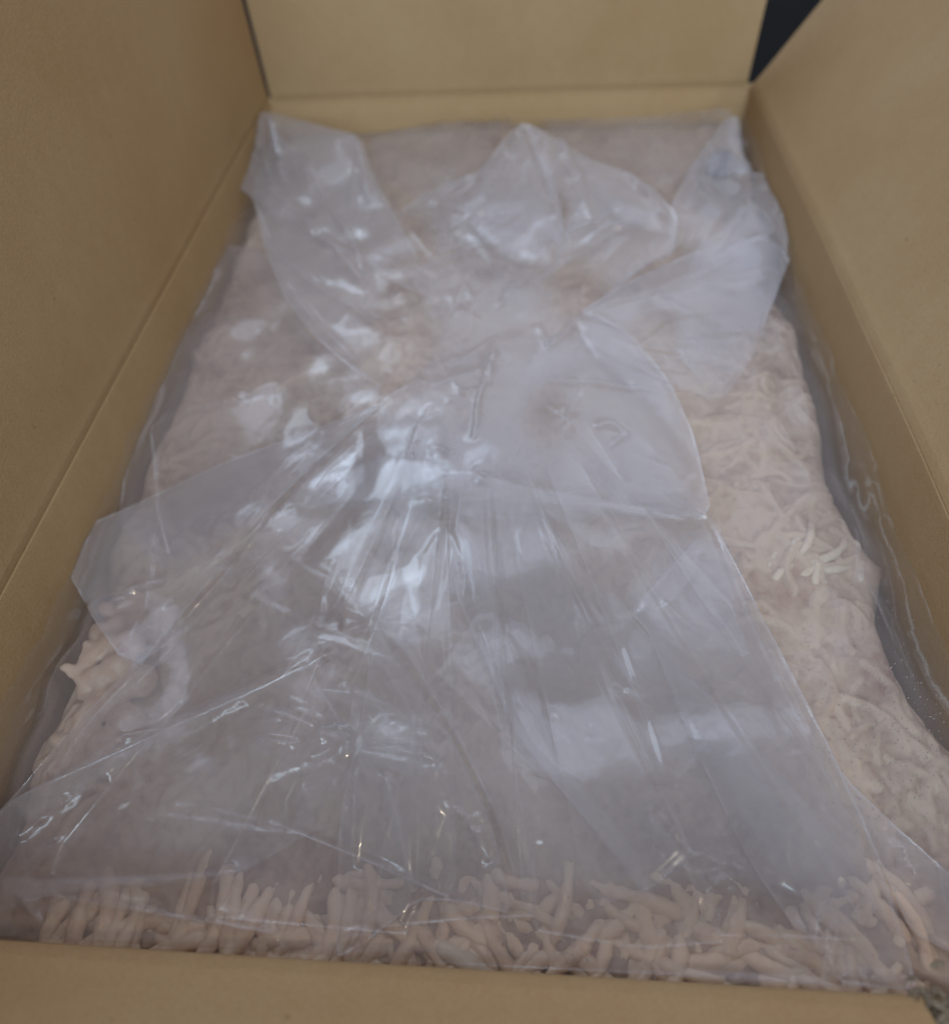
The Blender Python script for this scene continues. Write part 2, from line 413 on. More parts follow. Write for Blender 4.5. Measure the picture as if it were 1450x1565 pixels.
sm = o.modifiers.new('soft', 'SMOOTH'); sm.iterations = 9; sm.factor = .5
# pale strands on the right
for (px, py, a) in [(1215, 840, 1.0), (1235, 850, .9), (1250, 868, 1.2), (1268, 862, .2), (1205, 872, .6), (1240, 885, 1.3), (1262, 835, .7), (1225, 822, 1.1), (1190, 850, .8)]:
    put_strand(px, py, a, SF[r2.randrange(6)], -.0013, .1, .74, 'whitish strand')
for k in range(0):
    put_strand(r2.uniform(1100, 1320), r2.uniform(780, 1130), r2.gauss(1.9, .7), SM[r2.randrange(8)], r2.uniform(-.0022, -.001), r2.uniform(-.1, .1), r2.uniform(.8, 1))

# ------------------------------------------------------------------ plastic bag
def blur(A, r):
    k = np.exp(-np.linspace(-2, 2, 2*r+1)**2); k /= k.sum()
    P = np.pad(A, ((r, r), (0, 0)), 'edge'); A = sum(k[i]*P[i:i+A.shape[0]] for i in range(2*r+1))
    P = np.pad(A, ((0, 0), (r, r)), 'edge'); return sum(k[i]*P[:, i:i+A.shape[1]] for i in range(2*r+1))
def dilate(A, r):
    for ax in (0, 1):
        B = A
        for s in range(-r, r+1, 2): B = np.maximum(B, np.roll(A, s, ax))
        A = B
    return A
# sheet that bridges the hollows and climbs the walls
wl = np.minimum(np.minimum(GX+.2, .2-GX), L-GY)
rimz = -.029+.009*fbm(nzB, GX, GY, .045)+.006*np.clip((GY-.5)/.1, 0, 1)
ZF = blur(dilate(np.maximum(ZS, -.047), 6), 15)+.0012
cl = np.clip(1-wl/.020, 0, 1)
ZF = ZF+(np.maximum(rimz-ZF, 0))*cl**2
ZF = np.maximum(ZF, -.040+0*ZF)
bag = thing('plastic_bag', 'crumpled clear plastic liner bag folded and gathered over the minced meat', 'bag', (0, L/2, -.03))

def seg_d(X, Y, pts):
    """distance to a polyline and position along it (0..1)"""
    pts = np.asarray(pts, float); D = np.full(X.shape, 1e9); Tt = np.zeros(X.shape)
    ls = np.hypot(*(np.diff(pts, axis=0).T)); cum = np.concatenate([[0], np.cumsum(ls)]); tot = cum[-1]+1e-12
    for k in range(len(pts)-1):
        a, b = pts[k], pts[k+1]; e = b-a
        t = np.clip(((X-a[0])*e[0]+(Y-a[1])*e[1])/(e@e+1e-14), 0, 1)
        d = np.hypot(X-a[0]-t*e[0], Y-a[1]-t*e[1]); mk = d < D
        D = np.where(mk, d, D); Tt = np.where(mk, (cum[k]+t*ls[k])/tot, Tt)
    return D, Tt
def to_xy(pts, z=-.022):
    p = np.asarray(pts, float); x, y = at(p[:, 0], p[:, 1], z); return np.stack([x, y], -1)
def inside(px, py, poly):
    r = np.zeros(px.shape, bool); n = len(poly)
    for k in range(n):
        x0, y0 = poly[k]; x1, y1 = poly[(k+1) % n]
        c = (y0 > py) != (y1 > py)
        with np.errstate(divide='ignore', invalid='ignore'):
            r ^= c & (px < (x1-x0)*(py-y0)/(y1-y0+1e-12)+x0)
    return r
def chaikin(p, it=2, keep=.88):
    p = np.asarray(p, float)
    for _ in range(it):
        q = np.roll(p, -1, 0); p = np.stack([p*keep+q*(1-keep), p*(1-keep)+q*keep], 1).reshape(-1, 2)
    return p
nzP = [Noise(40+k) for k in range(8)]
def wrinkle(X, Y, creases, seed, marks=None):
    h = np.zeros(X.shape)
    nz = nzP[seed % 8]
    for c in creases:
        pts, amp, R = c[0], c[1], c[2]; tp = c[3] if len(c) > 3 else 0
        P = to_xy(pts)
        lo = P.min(0)-R*5e-3; hi = P.max(0)+R*5e-3
        mk = (X > lo[0]) & (X < hi[0]) & (Y > lo[1]) & (Y < hi[1])
        if not mk.any(): continue
        x, y = X[mk], Y[mk]
        wv = .0008*nz(x/.012, y/.012)+.00025*nz(x/.004+9, y/.004)
        D, t = seg_d(x+wv, y-wv, P)
        D = np.sqrt(D*D+(.0003)**2)
        prof = np.exp(-D/(R*.85e-3))
        ta = np.clip(np.sin(np.pi*np.clip(t, .0, 1)), 0, 1)**.5 if tp == 0 else (1-t if tp == 1 else t)
        ta = ta*(.75+.5*nz(t*7+amp, t*0+R))
        h[mk] += 1.35*amp*1e-3*ta*prof
        if marks is not None: marks[mk] = np.maximum(marks[mk], ta*min(1, abs(amp)/2.2)*np.exp(-(D/.0006)**2))  # crease mask for the painted pale lines
    return h
def star(c, n, r0, r1, amp, R, seed, a0=0, a1=360, ry=.75):
    q = random.Random(seed); out = []
    for k in range(n):
        a = math.radians(a0+(a1-a0)*(k+q.uniform(.1, .9))/n); r = q.uniform(r0, r1); b = a+q.uniform(-.25, .25)
        p1 = (c[0]+math.cos(a)*r*.5, c[1]+math.sin(a)*r*.5*ry); p2 = (c[0]+math.cos(b)*r, c[1]+math.sin(b)*r*ry)
        out.append(([c, p1, p2], amp*q.choice((1, 1, -.8))*q.uniform(.6, 1.3), R*q.uniform(.6, 1.4), 1))
    return out
def scatter(poly, n, center, ln, amp, R, seed):
    """random small creases, mostly running towards the gather"""
    q = random.Random(seed); P = np.asarray(poly, float); lo, hi = P.min(0), P.max(0); out = []
    while len(out) < n:
        x, y = q.uniform(lo[0], hi[0]), q.uniform(lo[1], hi[1])
        if not inside(np.array([x]), np.array([y]), poly)[0]: continue
        a = math.atan2(center[1]-y, center[0]-x)+q.gauss(0, .45); l = ln*q.uniform(.4, 1.3); bnd = q.gauss(0, .25)
        p = [(x, y), (x+math.cos(a)*l*.5, y+math.sin(a)*l*.5), (x+math.cos(a)*l*.5+math.cos(a+bnd)*l*.5, y+math.sin(a)*l*.5+math.sin(a+bnd)*l*.5)]
        out.append((p, amp*q.choice((1, 1, -1))*q.uniform(.4, 1.3), R*q.uniform(.5, 1.5)))
    return out
def panel(name, poly, off, creases=(), lifts=(), mt=None, step=3.0, seed=0, crum=.6, curl=.95, label=None, billow=.55, smooth=1, pleat=.26, fades=(), fade_edge=0, bulge=0.0):
    """one fold of the bag: outline on the meat, crumpled, with a rolled edge"""
    PL = chaikin(poly, smooth)
    lo = PL.min(0)-step; hi = PL.max(0)+step
    nx = int((hi[0]-lo[0])/step)+2; ny = int((hi[1]-lo[1])/step)+2
    PX, PY = np.meshgrid(lo[0]+np.arange(nx)*step, lo[1]+np.arange(ny)*step, indexing='ij')
    ins = inside(PX, PY, PL)
    qm = ins[:-1, :-1] | ins[1:, :-1] | ins[1:, 1:] | ins[:-1, 1:]
    a = np.arange(nx*ny).reshape(nx, ny)
    Q = np.stack([a[:-1, :-1], a[:-1, 1:], a[1:, 1:], a[1:, :-1]], -1)[qm]
    used = np.unique(Q); rm = np.full(nx*ny, -1); rm[used] = np.arange(len(used)); Q = rm[Q]
    px = PX.ravel()[used]; py = PY.ravel()[used]; ii = ins.ravel()[used]
    ed = np.full(px.shape, 1e9); ex = px.copy(); ey = py.copy(); n = len(PL)
    for k in range(n):
        p, q = PL[k], PL[(k+1) % n]; e = q-p
        t = np.clip(((px-p[0])*e[0]+(py-p[1])*e[1])/(e@e+1e-9), 0, 1)
        cx_, cy_ = p[0]+t*e[0], p[1]+t*e[1]; d = np.hypot(px-cx_, py-cy_); mk = d < ed
        ed = np.where(mk, d, ed); ex = np.where(mk, cx_, ex); ey = np.where(mk, cy_, ey)
    px = np.where(ii, px, ex); py = np.where(ii, py, ey); ed = np.where(ii, ed, 0)
    lift = np.full(px.shape, off*1e-3)
    if lifts:
        wsum = np.full(px.shape, 1/90.0**2); hs = wsum*off*1e-3
        for (lx, ly, lz) in lifts:
            wg = 1/((px-lx)**2+(py-ly)**2+60.0); wsum = wsum+wg; hs = hs+wg*lz*1e-3
        lift = hs/wsum
    z = np.full(px.shape, -.026)
    for _ in range(6):
        x, y = at(px, py, z); x = np.clip(x, -.1965, .1965); y = np.clip(y, .0035, .6065)
        z = lat(ZF, x, y)+lift
    nz = nzP[seed % 8]
    mks = np.zeros(px.shape)
    h = wrinkle(x, y, creases, seed, mks)
    cx0, cy0 = GCX
    th = np.arctan2(y-cy0, x-cx0); rr = np.hypot(x-cx0, y-cy0); off2 = seed*3.7+off
    th = th+.03*nz(x/.05, y/.05)
    pl_ = np.abs(nz(th*4+off2, rr*4))*.7+np.abs(nz(th*9+off2, rr*5+5))*.3
    h = h+pleat*.0042*pl_*np.clip((rr-.02)/.07, .0, 1)
    h = h+billow*.0030*fbm(nz, x, y, .10, 1)+crum*.0005*np.abs(nz(x/.035, y/.035))
    dm = ed*np.hypot(x-CAM[0], np.hypot(y-CAM[1], z-CAM[2]))/FPX
    c = curl*1e-3
    u = np.clip(1-dm/c, 0, 1)
    fade = np.clip(dm/.004, 0, 1)
    z = z+h*fade+bulge*1e-3*(1-np.exp(-dm/.004))+c*(1-np.sqrt(1-u*u*.96))*.9
    z = np.maximum(z, lat(ZF, x, y)+.0003)
    Vv = np.stack([x, y-L/2, z+.03], -1)
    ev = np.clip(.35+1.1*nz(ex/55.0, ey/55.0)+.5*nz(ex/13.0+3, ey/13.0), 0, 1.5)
    fd = (1+1.5*ev*np.exp(-(dm/.0006)**2))*(1+.9*mks)  # extra haze painted along edges and creases as pale glint lines
    for (fx, fy, fr) in fades:
        t = np.clip((np.hypot(px-fx, py-fy)/fr-.35)/.65, 0, 1); fd = fd*t*t*(3-2*t)
    if fade_edge: t = np.clip(ed/fade_edge, 0, 1); fd = fd*t*t*(3-2*t)
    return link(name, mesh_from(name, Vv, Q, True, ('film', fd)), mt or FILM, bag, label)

GC = (690, 560)
GCX = [float(v[0]) for v in at([690], [560], -.022)]
# liner lying on the meat and climbing the walls
lin_creases = [
    ([(1322, 680), (1318, 760), (1330, 880), (1395, 985)], 3.0, 2.0), ([(1325, 680), (1345, 760), (1375, 880), (1418, 1000)], 3.0, 2.0),
    ([(1290, 580), (1330, 690), (1365, 800)], 2.5, 4), ([(1412, 1020), (1400, 985), (1370, 900)], 2.5, 1.6),
    ([(160, 770), (110, 880), (60, 990), (0, 1090)], 2.0, 2), ([(110, 1000), (60, 1050), (0, 1110)], 2.0, 1.6),
    ([(200, 560), (193, 640), (188, 760)], 2.5, 2.5), ([(340, 370), (280, 460), (205, 560)], 2, 4),
    ([(580, 240), (680, 215), (790, 200)], 2, 5), ([(830, 240), (900, 215), (990, 205)], 3, 3), ([(900, 200), (1000, 195), (1100, 185)], 3, 3),
    ([(1150, 560), (1250, 720)], 1.5, 4), ([(1040, 420), (1100, 500), (1150, 600)], 1.2, 6)]
NI, NJ = 330, 510
X = np.linspace(-.1985, .1985, NI); Y = np.linspace(.002, .609, NJ); X, Y = np.meshgrid(X, Y, indexing='ij')
Z = lat(ZF, X, Y)+wrinkle(X.ravel(), Y.ravel(), lin_creases, 2).reshape(X.shape)+.0006*np.abs(fbm(nzA, X, Y, .02))
edge = np.minimum(np.minimum(X+.2, .2-X), L-Y)
bun = np.clip(1-edge/.016, 0, 1)*np.clip(edge/.002, 0, 1)
Z = Z+bun*(.0024*np.abs(nzB(X/.030, Y/.016))+.0007*np.abs(nzC(X/.02+4, Y/.007)))
Z = Z+np.clip(1-edge/.005, 0, 1)*(.005+.004*fbm(nzC, X, Y, .03))
link('liner_film', mesh_from('liner_film', np.stack([X, Y-L/2, Z+.03], -1).reshape(-1, 3), grid_quads(NI, NJ), True, ('film', .22+.78*np.clip(edge/.020, 0, 1)*np.clip(Y/.012, 0, 1))), FILM_L, bag, 'wide film layer lying on the meat')

# --- back and right sheets
P = [(1030, 300), (1072, 232), (1108, 182), (1128, 178), (1136, 240), (1165, 262), (1190, 268), (1212, 330), (1202, 380), (1180, 470), (1120, 580), (1060, 505), (1000, 440), (1012, 380)]
panel('side_fold', P, 2, scatter(P, 10, GC, 120, 2.0, 3, 1)+[([(1080, 180), (1075, 260), (1040, 330)], 3, 3), ([(1075, 255), (1130, 300), (1190, 350)], 2, 2)], [(1110, 180, 12), (1190, 268, 10), (1030, 300, 10)], FILM2, seed=1, fades=[(1090, 500, 120), (1010, 400, 80)])
P = [(880, 482), (960, 430), (1040, 395), (1110, 368), (1165, 360), (1207, 392), (1182, 460), (1150, 540), (1200, 630), (1255, 722), (1130, 640), (1010, 520)]
panel('side_fold', P, 2.5, scatter(P, 10, GC, 120, 1.5, 3, 2)+[([(890, 478), (1000, 440), (1150, 380)], 2, 3)], [(1160, 365, 6)], FILM2, seed=2, fades=[(1190, 640, 190), (1000, 520, 60)])
P = [(340, 372), (270, 500), (208, 560), (196, 640), (190, 720), (182, 800), (260, 880), (420, 765), (600, 600), (470, 512), (405, 385)]
panel('side_fold', P, 1.2, scatter(P, 8, GC, 160, 1.0, 5, 3), (), FILM, seed=3)
P = [(560, 215), (640, 192), (720, 186), (800, 181), (900, 184), (1000, 178), (1112, 166), (1128, 205), (1095, 300), (1030, 305), (960, 264), (900, 247), (800, 205), (735, 265), (660, 292), (590, 332)]
panel('far_fold', P, 2.5, scatter(P, 12, (800, 400), 70, 3, 4, 31)+[([(580, 225), (690, 210), (790, 198)], 3, 4), ([(860, 235), (930, 215), (1010, 200)], 4, 4), ([(900, 200), (1010, 190), (1100, 178)], 4, 4), ([(1060, 180), (1075, 230), (1040, 290)], 3, 4)], [(1112, 166, 16), (1000, 185, 8)], FILM, seed=6, smooth=1, fades=[(800, 215, 60), (600, 320, 60), (950, 290, 60), (1060, 320, 70)])
# --- upper bow of the gathered neck
A = [(345, 205), (383, 176), (412, 172), (470, 188), (548, 208), (560, 235), (580, 290), (610, 340), (640, 400), (660, 450), (650, 520), (610, 600), (545, 570), (480, 515), (435, 455), (405, 380), (388, 305), (362, 285), (356, 240)]
ca = star((436, 268), 9, 40, 130, 5, 5, 4)+[([(400, 370), (470, 440), (560, 500), (620, 530)], 3, 2), ([(430, 440), (520, 540), (570, 585)], 3, 2), ([(555, 225), (560, 280), (568, 335)], 5, 3), ([(560, 230), (585, 290), (600, 325)], 5, 3), ([(470, 350), (540, 430), (620, 520)], 3, 4), ([(410, 175), (420, 220), (436, 268)], 5, 4)]
panel('neck_fold', A, 6, ca+scatter(A, 16, GC, 90, 2.5, 3, 5), [(345, 205, 22), (412, 172, 30), (548, 208, 24), (470, 260, 24), (436, 268, 15), (400, 370, 10), (600, 560, 8), (640, 440, 12)], FILM2, seed=4, billow=.9, step=2.5, fades=[(650, 490, 130), (600, 590, 90)])
A2 = [(390, 185), (470, 192), (548, 212), (572, 300), (590, 345), (520, 352), (470, 350), (420, 332), (392, 300), (380, 240)]
panel('neck_fold', A2, 8, ca, [(412, 176, 27), (548, 210, 22), (470, 260, 21), (436, 268, 12), (470, 345, 12)], FILM, seed=5, step=2.5, fades=[(510, 350, 70)])
B = [(590, 335), (665, 290), (735, 262), (772, 212), (800, 187), (815, 205), (842, 260), (858, 320), (860, 390), (846, 436), (760, 445), (700, 475), (640, 445), (600, 392)]
cb = [([(800, 195), (830, 260), (850, 330), (858, 400)], 5, 3), ([(740, 262), (745, 330), (700, 350)], 4, 5), ([(640, 300), (700, 345), (790, 360)], 4, 4), ([(640, 430), (720, 405), (800, 380)], 5, 2.5), ([(660, 410), (740, 385), (810, 350)], 5, 3), ([(640, 380), (700, 365), (780, 330)], 4, 4), ([(780, 215), (740, 290), (640, 330)], 4, 5)]
panel('neck_fold', B, 8, cb+scatter(B, 14, GC, 80, 2.5, 3, 6), [(800, 187, 34), (740, 262, 20), (665, 290, 10), (850, 330, 20), (700, 400, 12), (700, 470, 8)], FILM2, seed=6, billow=.9, step=2.5, fades=[(720, 470, 120), (610, 380, 90), (830, 430, 80)])
C = [(800, 187), (850, 212), (900, 245), (955, 262), (1000, 290), (1034, 330), (1032, 385), (990, 405), (930, 450), (880, 482), (840, 446), (850, 390), (838, 290)]
cc = [([(805, 200), (850, 260), (880, 310), (900, 380)], 5, 2.5), ([(845, 240), (875, 320), (890, 360)], 3, 1.6), ([(900, 250), (960, 300), (1000, 340), (1025, 360)], 5, 3), ([(900, 270), (935, 265), (960, 275)], 5, 3), ([(970, 300), (990, 340), (1020, 360)], 4, 2), ([(850, 385), (905, 385), (960, 340)], 5, 3), ([(880, 470), (940, 400), (990, 350)], 4, 4), ([(850, 430), (930, 380), (1030, 370)], 4, 4)]
panel('neck_fold', C, 8, cc+scatter(C, 16, GC, 80, 2.5, 3, 7), [(800, 187, 34), (900, 245, 24), (1034, 330, 14), (900, 330, 22), (880, 480, 8), (990, 405, 8)], FILM2, seed=7, billow=.9, step=2.5, fades=[(870, 460, 110), (840, 330, 50)])
D = [(600, 400), (700, 380), (850, 395), (880, 480), (960, 505), (900, 560), (840, 640), (850, 740), (720, 790), (610, 770), (560, 650), (600, 590), (645, 520)]
cn = star((640, 600), 5, 60, 170, 1.6, 2.5, 8)+star((700, 480), 6, 60, 150, 2, 2.5, 9)+[([(750, 530), (740, 590), (722, 680)], 2.5, 1.3), ([(640, 660), (630, 700), (635, 745)], 2.5, 1.3), ([(620, 640), (650, 655), (680, 640)], 2.5, 2), ([(655, 690), (670, 690), (690, 705)], 3, 2), ([(870, 610), (868, 660), (885, 665)], 2.5, 2), ([(905, 660), (930, 655), (955, 665)], 2.5, 2), ([(760, 520), (745, 600)], 3, 3), ([(820, 500), (840, 540), (900, 480)], 3, 3)]
panel('neck_gather', D, 6, cn+scatter(D, 12, GC, 120, 1.6, 2, 10), [(700, 440, 12), (700, 620, 8)], FILM2, seed=1, billow=.9, step=2.5, label='pinched neck of the bag', fade_edge=70)
# --- lower fan
F = [(600, 600), (700, 560), (800, 560), (900, 600), (1000, 690), (1088, 788), (1165, 945), (1245, 1100), (1325, 1265), (1372, 1400), (1402, 1518), (1300, 1512), (1150, 1500), (1000, 1490), (800, 1480), (515, 1468), (300, 1455), (100, 1450), (-30, 1445), (-30, 1270), (25, 1215), (110, 1115), (210, 1010), (320, 890), (385, 815), (418, 770), (485, 705), (550, 640)]
cf = star((540, 1135), 8, 90, 260, 2.4, 3, 11)+star((636, 765), 6, 60, 200, 1.2, 2.5, 12)+[
    ([(415, 770), (500, 768), (600, 770), (720, 772)], 3.5, 2), ([(820, 770), (950, 778), (1088, 786)], 4.0, 1.8),
    ([(960, 735), (1020, 758), (1088, 786)], 4.0, 2.0, 2), ([(985, 722), (1050, 735), (1088, 786)], 3, 2, 2), ([(930, 690), (962, 735)], 3, 2),
    ([(610, 775), (635, 742), (662, 772)], 3, 2), ([(690, 770), (720, 735), (760, 735)], 2.5, 2),
    ([(418, 770), (390, 805), (350, 850)], 2.0, 2), ([(20, 1360), (60, 1366), (110, 1340), (200, 1348), (370, 1330)], 3.5, 3),
    ([(70, 1362), (150, 1375), (240, 1395), (420, 1425)], 4.5, 3), ([(0, 1360), (40, 1372), (75, 1355)], 4, 3), ([(40, 1215), (200, 1130), (340, 1070), (480, 1010)], 4, 7), ([(0, 1290), (60, 1250), (200, 1160)], 4, 5),
    ([(30, 1215), (22, 1290), (25, 1370), (60, 1420)], 2.5, 2),
    ([(990, 1225), (1010, 1270), (1040, 1300)], 5, 4), ([(985, 1210), (1060, 1300), (1150, 1330)], 4, 3), ([(1020, 1300), (1100, 1310), (1145, 1330)], 4, 3), ([(1060, 1360), (1130, 1330), (1150, 1310)], 3, 3),
    ([(1145, 1325), (1190, 1370), (1240, 1430), (1300, 1510)], 4, 2), ([(1250, 1470), (1262, 1405), (1282, 1380), (1294, 1405), (1282, 1450), (1282, 1500)], 3, 1.6),
    ([(1300, 1490), (1340, 1495), (1390, 1515)], 3, 2), ([(1395, 1515), (1330, 1340), (1200, 1100), (1000, 960)], 1.5, 5)]
cf += [([(a, b), ((a*.5+c*.5), (b*.5+d*.5)), (c, d)], am, rr) for (a, b, c, d, am, rr) in [
    (640, 700, 512, 1250, 1.4, 1.2), (700, 800, 985, 1350, 1.6, 1.4), (800, 770, 1030, 1150, 1.5, 1.2), (985, 960, 1250, 1270, 1.5, 1.4), (1010, 985, 1385, 1500, 1.5, 1.2),
    (575, 1000, 800, 1400, 1.8, 1.2), (425, 830, 566, 948, 1.6, 1.3), (330, 880, 590, 1000, 1.6, 1.6), (210, 1010, 480, 1110, 1.2, 1.4), (150, 1235, 500, 1280, 1.5, 1.4),
    (660, 700, 760, 960, 1.4, 1.1), (820, 800, 1160, 1290, 1.3, 1.3), (900, 820, 1090, 1100, 1.3, 1.2), (60, 1225, 420, 1040, 2.4, 2.4), (30, 1300, 330, 1150, 2.2, 2.4), (640, 1000, 900, 1260, 1.6, 1.3), (480, 800, 250, 1040, 1.4, 1.3), (520, 840, 390, 1110, 1.3, 1.4)]]
cf += [([(425, 775), (328, 892), (218, 1012), (118, 1118), (32, 1218)], 2.5, 1.6), ([(545, 655), (488, 712), (425, 772)], 2.5, 2)]
panel('top_fold', F, 3.0, cf+scatter(F, 20, GC, 220, 1.0, 3.5, 13), (), FILM, seed=2, step=3.0, label='large fan shaped fold of film', fades=[(720, 570, 130), (880, 610, 110)])
F2 = [(610, 640), (720, 600), (820, 610), (930, 680), (1050, 770), (1090, 800), (1150, 960), (1230, 1120), (1310, 1280), (1345, 1400), (1150, 1425), (930, 1418), (800, 1395), (760, 1250), (700, 1130), (620, 1000), (575, 960), (420, 1020), (200, 1140), (60, 1230), (120, 1120), (330, 895), (430, 775), (500, 712)]
panel('top_fold', F2, 4.2, fades=[(760, 610, 130), (930, 680, 110)]+[(q_, 1425, 105) for q_ in range(640, 1330, 70)], creases= star((566, 948), 7, 60, 240, 2, 2.5, 14)+scatter(F2, 14, GC, 240, 1.2, 4, 15)+[([(565, 950), (500, 880), (420, 830)], 2, 3), ([(450, 965), (520, 975), (590, 1000)], 4, 5), ([(460, 1055), (530, 1055), (606, 1075)], 4, 5)], mt=FILM, seed=3, step=3.0)
E_ = [(850, 482), (905, 478), (960, 508), (1022, 582), (1062, 672), (1088, 788), (1000, 795), (900, 775), (800, 765), (770, 650), (800, 580)]
panel('crescent_fold', E_, 5.0, scatter(E_, 8, GC, 120, 1.2, 3, 16)+[([(800, 580), (900, 590), (1040, 610)], 2, 3), ([(860, 620), (866, 655), (880, 668)], 2.5, 1.6), ([(905, 658), (932, 652), (955, 668), (930, 690)], 2.5, 2)], [(960, 508, 7), (1050, 660, 7)], FILM2, seed=4, pleat=.35, fades=[(790, 650, 110), (800, 750, 90), (860, 500, 50), (900, 790, 60)])
I_ = [(632, 680), (665, 760), (615, 850), (575, 945), (610, 1010), (692, 1130), (748, 1250), (785, 1398), (700, 1378), (640, 1376), (560, 1440), (512, 1468), (520, 1250), (545, 1130), (565, 1020), (566, 950), (606, 885), (608, 800)]
ci = [([(610, 775), (606, 830), (612, 880), (570, 945)], 2.6, 1.2), ([(568, 950), (560, 1050), (545, 1130)], 2, 1.2), ([(530, 1160), (520, 1250), (512, 1460)], 1.8, 1.2), ([(515, 1438), (560, 1430), (680, 1440)], 3.5, 2),
      ([(530, 1135), (560, 1150), (620, 1155), (690, 1175)], 4, 4), ([(540, 1140), (545, 1200), (540, 1330)], 3, 3), ([(590, 1185), (610, 1260), (636, 1370)], 3.5, 3), ([(560, 1140), (600, 1110), (680, 1130)], 3, 4), ([(545, 1130), (500, 1200), (480, 1290)], 3, 4)]
panel('top_fold', I_, 5.5, [(c[0], c[1]*1.35, c[2]*.85) for c in ci]+scatter(I_, 8, GC, 120, 1.2, 3, 17), (), FILM, seed=5, step=2.6)
J_ = [(690, 775), (800, 750), (860, 830), (960, 950), (1110, 1090), (1285, 1290), (1345, 1405), (1180, 1428), (1010, 1424), (960, 1330), (880, 1235), (790, 1130), (740, 1010), (690, 900)]
cj = [([(690, 830), (720, 930), (760, 1050), (790, 1130)], 2, 1.4), ([(700, 995), (735, 1040), (770, 1100)], 4, 4), ([(650, 970), (710, 1030), (775, 1112)], 2, 1.3), ([(800, 1150), (880, 1235), (990, 1350)], 2.5, 2), ([(985, 1360), (988, 1430), (1000, 1482)], 3, 1.5), ([(1000, 1355), (1050, 1410), (1085, 1455)], 2.5, 1.5), ([(800, 760), (860, 880), (940, 1010), (1020, 1120)], 2, 2), ([(1010, 1400), (1012, 1450)], 2, 1.5)]
panel('top_fold', J_, 6.0, cj+scatter(J_, 10, GC, 140, 1.2, 3, 18), (), FILM, seed=6, step=2.8, fades=[(740, 770, 90)]+[(q_, 1425, 105) for q_ in range(640, 1330, 70)])
K_ = [(960, 935), (1088, 792), (1165, 945), (1245, 1100), (1325, 1265), (1402, 1516), (1270, 1500), (1145, 1320), (1050, 1120), (990, 965)]
panel('top_fold', K_, 7.0, scatter(K_, 6, GC, 200, 1.2, 5, 19)+[([(1088, 790), (1060, 880), (990, 960)], 2, 5), ([(1145, 1322), (1200, 1385), (1300, 1510)], 3, 2)], (), FILM, seed=7, step=2.8, fades=[(1090, 800, 60)])
G_ = [(590, 615), (470, 660), (330, 712), (200, 775), (97, 820), (88, 842), (145, 948), (182, 1002), (218, 1018), (320, 890), (418, 772), (485, 705)]
panel('side_fold', G_, 4.0, [([(145, 945), (185, 915), (225, 885)], 3, 2), ([(120, 930), (300, 860), (420, 800)], 2, 4), ([(165, 770), (130, 850), (100, 890)], 2, 2), ([(230, 790), (225, 890), (205, 1000)], 1.5, 3)]+scatter(G_, 8, GC, 150, 1, 4, 20), [(95, 830, 5)], FILM2, seed=1, smooth=0)
M_ = [(32, 1215), (200, 1140), (400, 1050), (520, 990), (570, 1010), (545, 1130), (515, 1250), (370, 1335), (200, 1350), (60, 1372), (0, 1400), (-30, 1380), (-30, 1270)]
panel('top_fold', M_, 6.0, star((540, 1130), 8, 120, 300, 3, 4, 21, 120, 250)+[([(360, 1115), (440, 1098), (490, 1120), (530, 1130)], 4, 3), ([(370, 1130), (450, 1140), (500, 1130)], 4, 3), ([(330, 1205), (420, 1180), (520, 1150)], 2, 4), ([(160, 1240), (300, 1235), (450, 1270)], 1.5, 2)], (), FILM, seed=2, step=3, fades=[(550, 1010, 80), (520, 1250, 60)])
H_ = [(1245, 1100), (1290, 1190), (1380, 1275), (1480, 1360), (1480, 1470), (1390, 1425), (1330, 1290)]
panel('side_fold', H_, 2.0, scatter(H_, 6, GC, 140, 1.5, 4, 22), (), FILM2, seed=3)
# faint single layers fanning out of the gather
q = random.Random(301)
FILM_S = film('polythene_single', .05)
for k, (ax, ay, b0, b1, c0, c1) in enumerate([
    (640, 640, 60, 1330, 330, 1420), (670, 650, 300, 1400, 640, 1430), (720, 700, 560, 1420, 830, 1400), (760, 660, 800, 1420, 1120, 1440),
    (820, 640, 1080, 1430, 1340, 1440), (620, 620, 150, 1000, 60, 1200), (840, 600, 1180, 980, 1330, 1290), (660, 700, 420, 1260, 700, 1380),
    (780, 720, 900, 1390, 1060, 1300), (700, 480, 420, 330, 560, 250), (730, 470, 640, 260, 800, 215), (760, 470, 880, 260, 1010, 320), (830, 500, 1190, 400, 1100, 620), (600, 560, 230, 640, 260, 860)]):
    mx_, my_ = (b0+c0)/2, (b1+c1)/2
    P = [(ax-18, ay), (ax+22, ay-6), (ax*.5+c0*.5+q.uniform(-14, 14), ay*.5+c1*.5), (c0, c1), (mx_+q.uniform(-20, 20), my_+q.uniform(-8, 26)), (b0, b1), (ax*.5+b0*.5+q.uniform(-14, 14), ay*.5+b1*.5)]
    up = 16 if ay < 500 and k < 12 else 9
    panel('loose_layer', P, up+k*.25, scatter(P, 5, (ax, ay), 210, 1.1, 1.6, 70+k), (), FILM_S, step=3.0, seed=k, fades=[(ax, ay, 120)], pleat=.3, crum=.4)
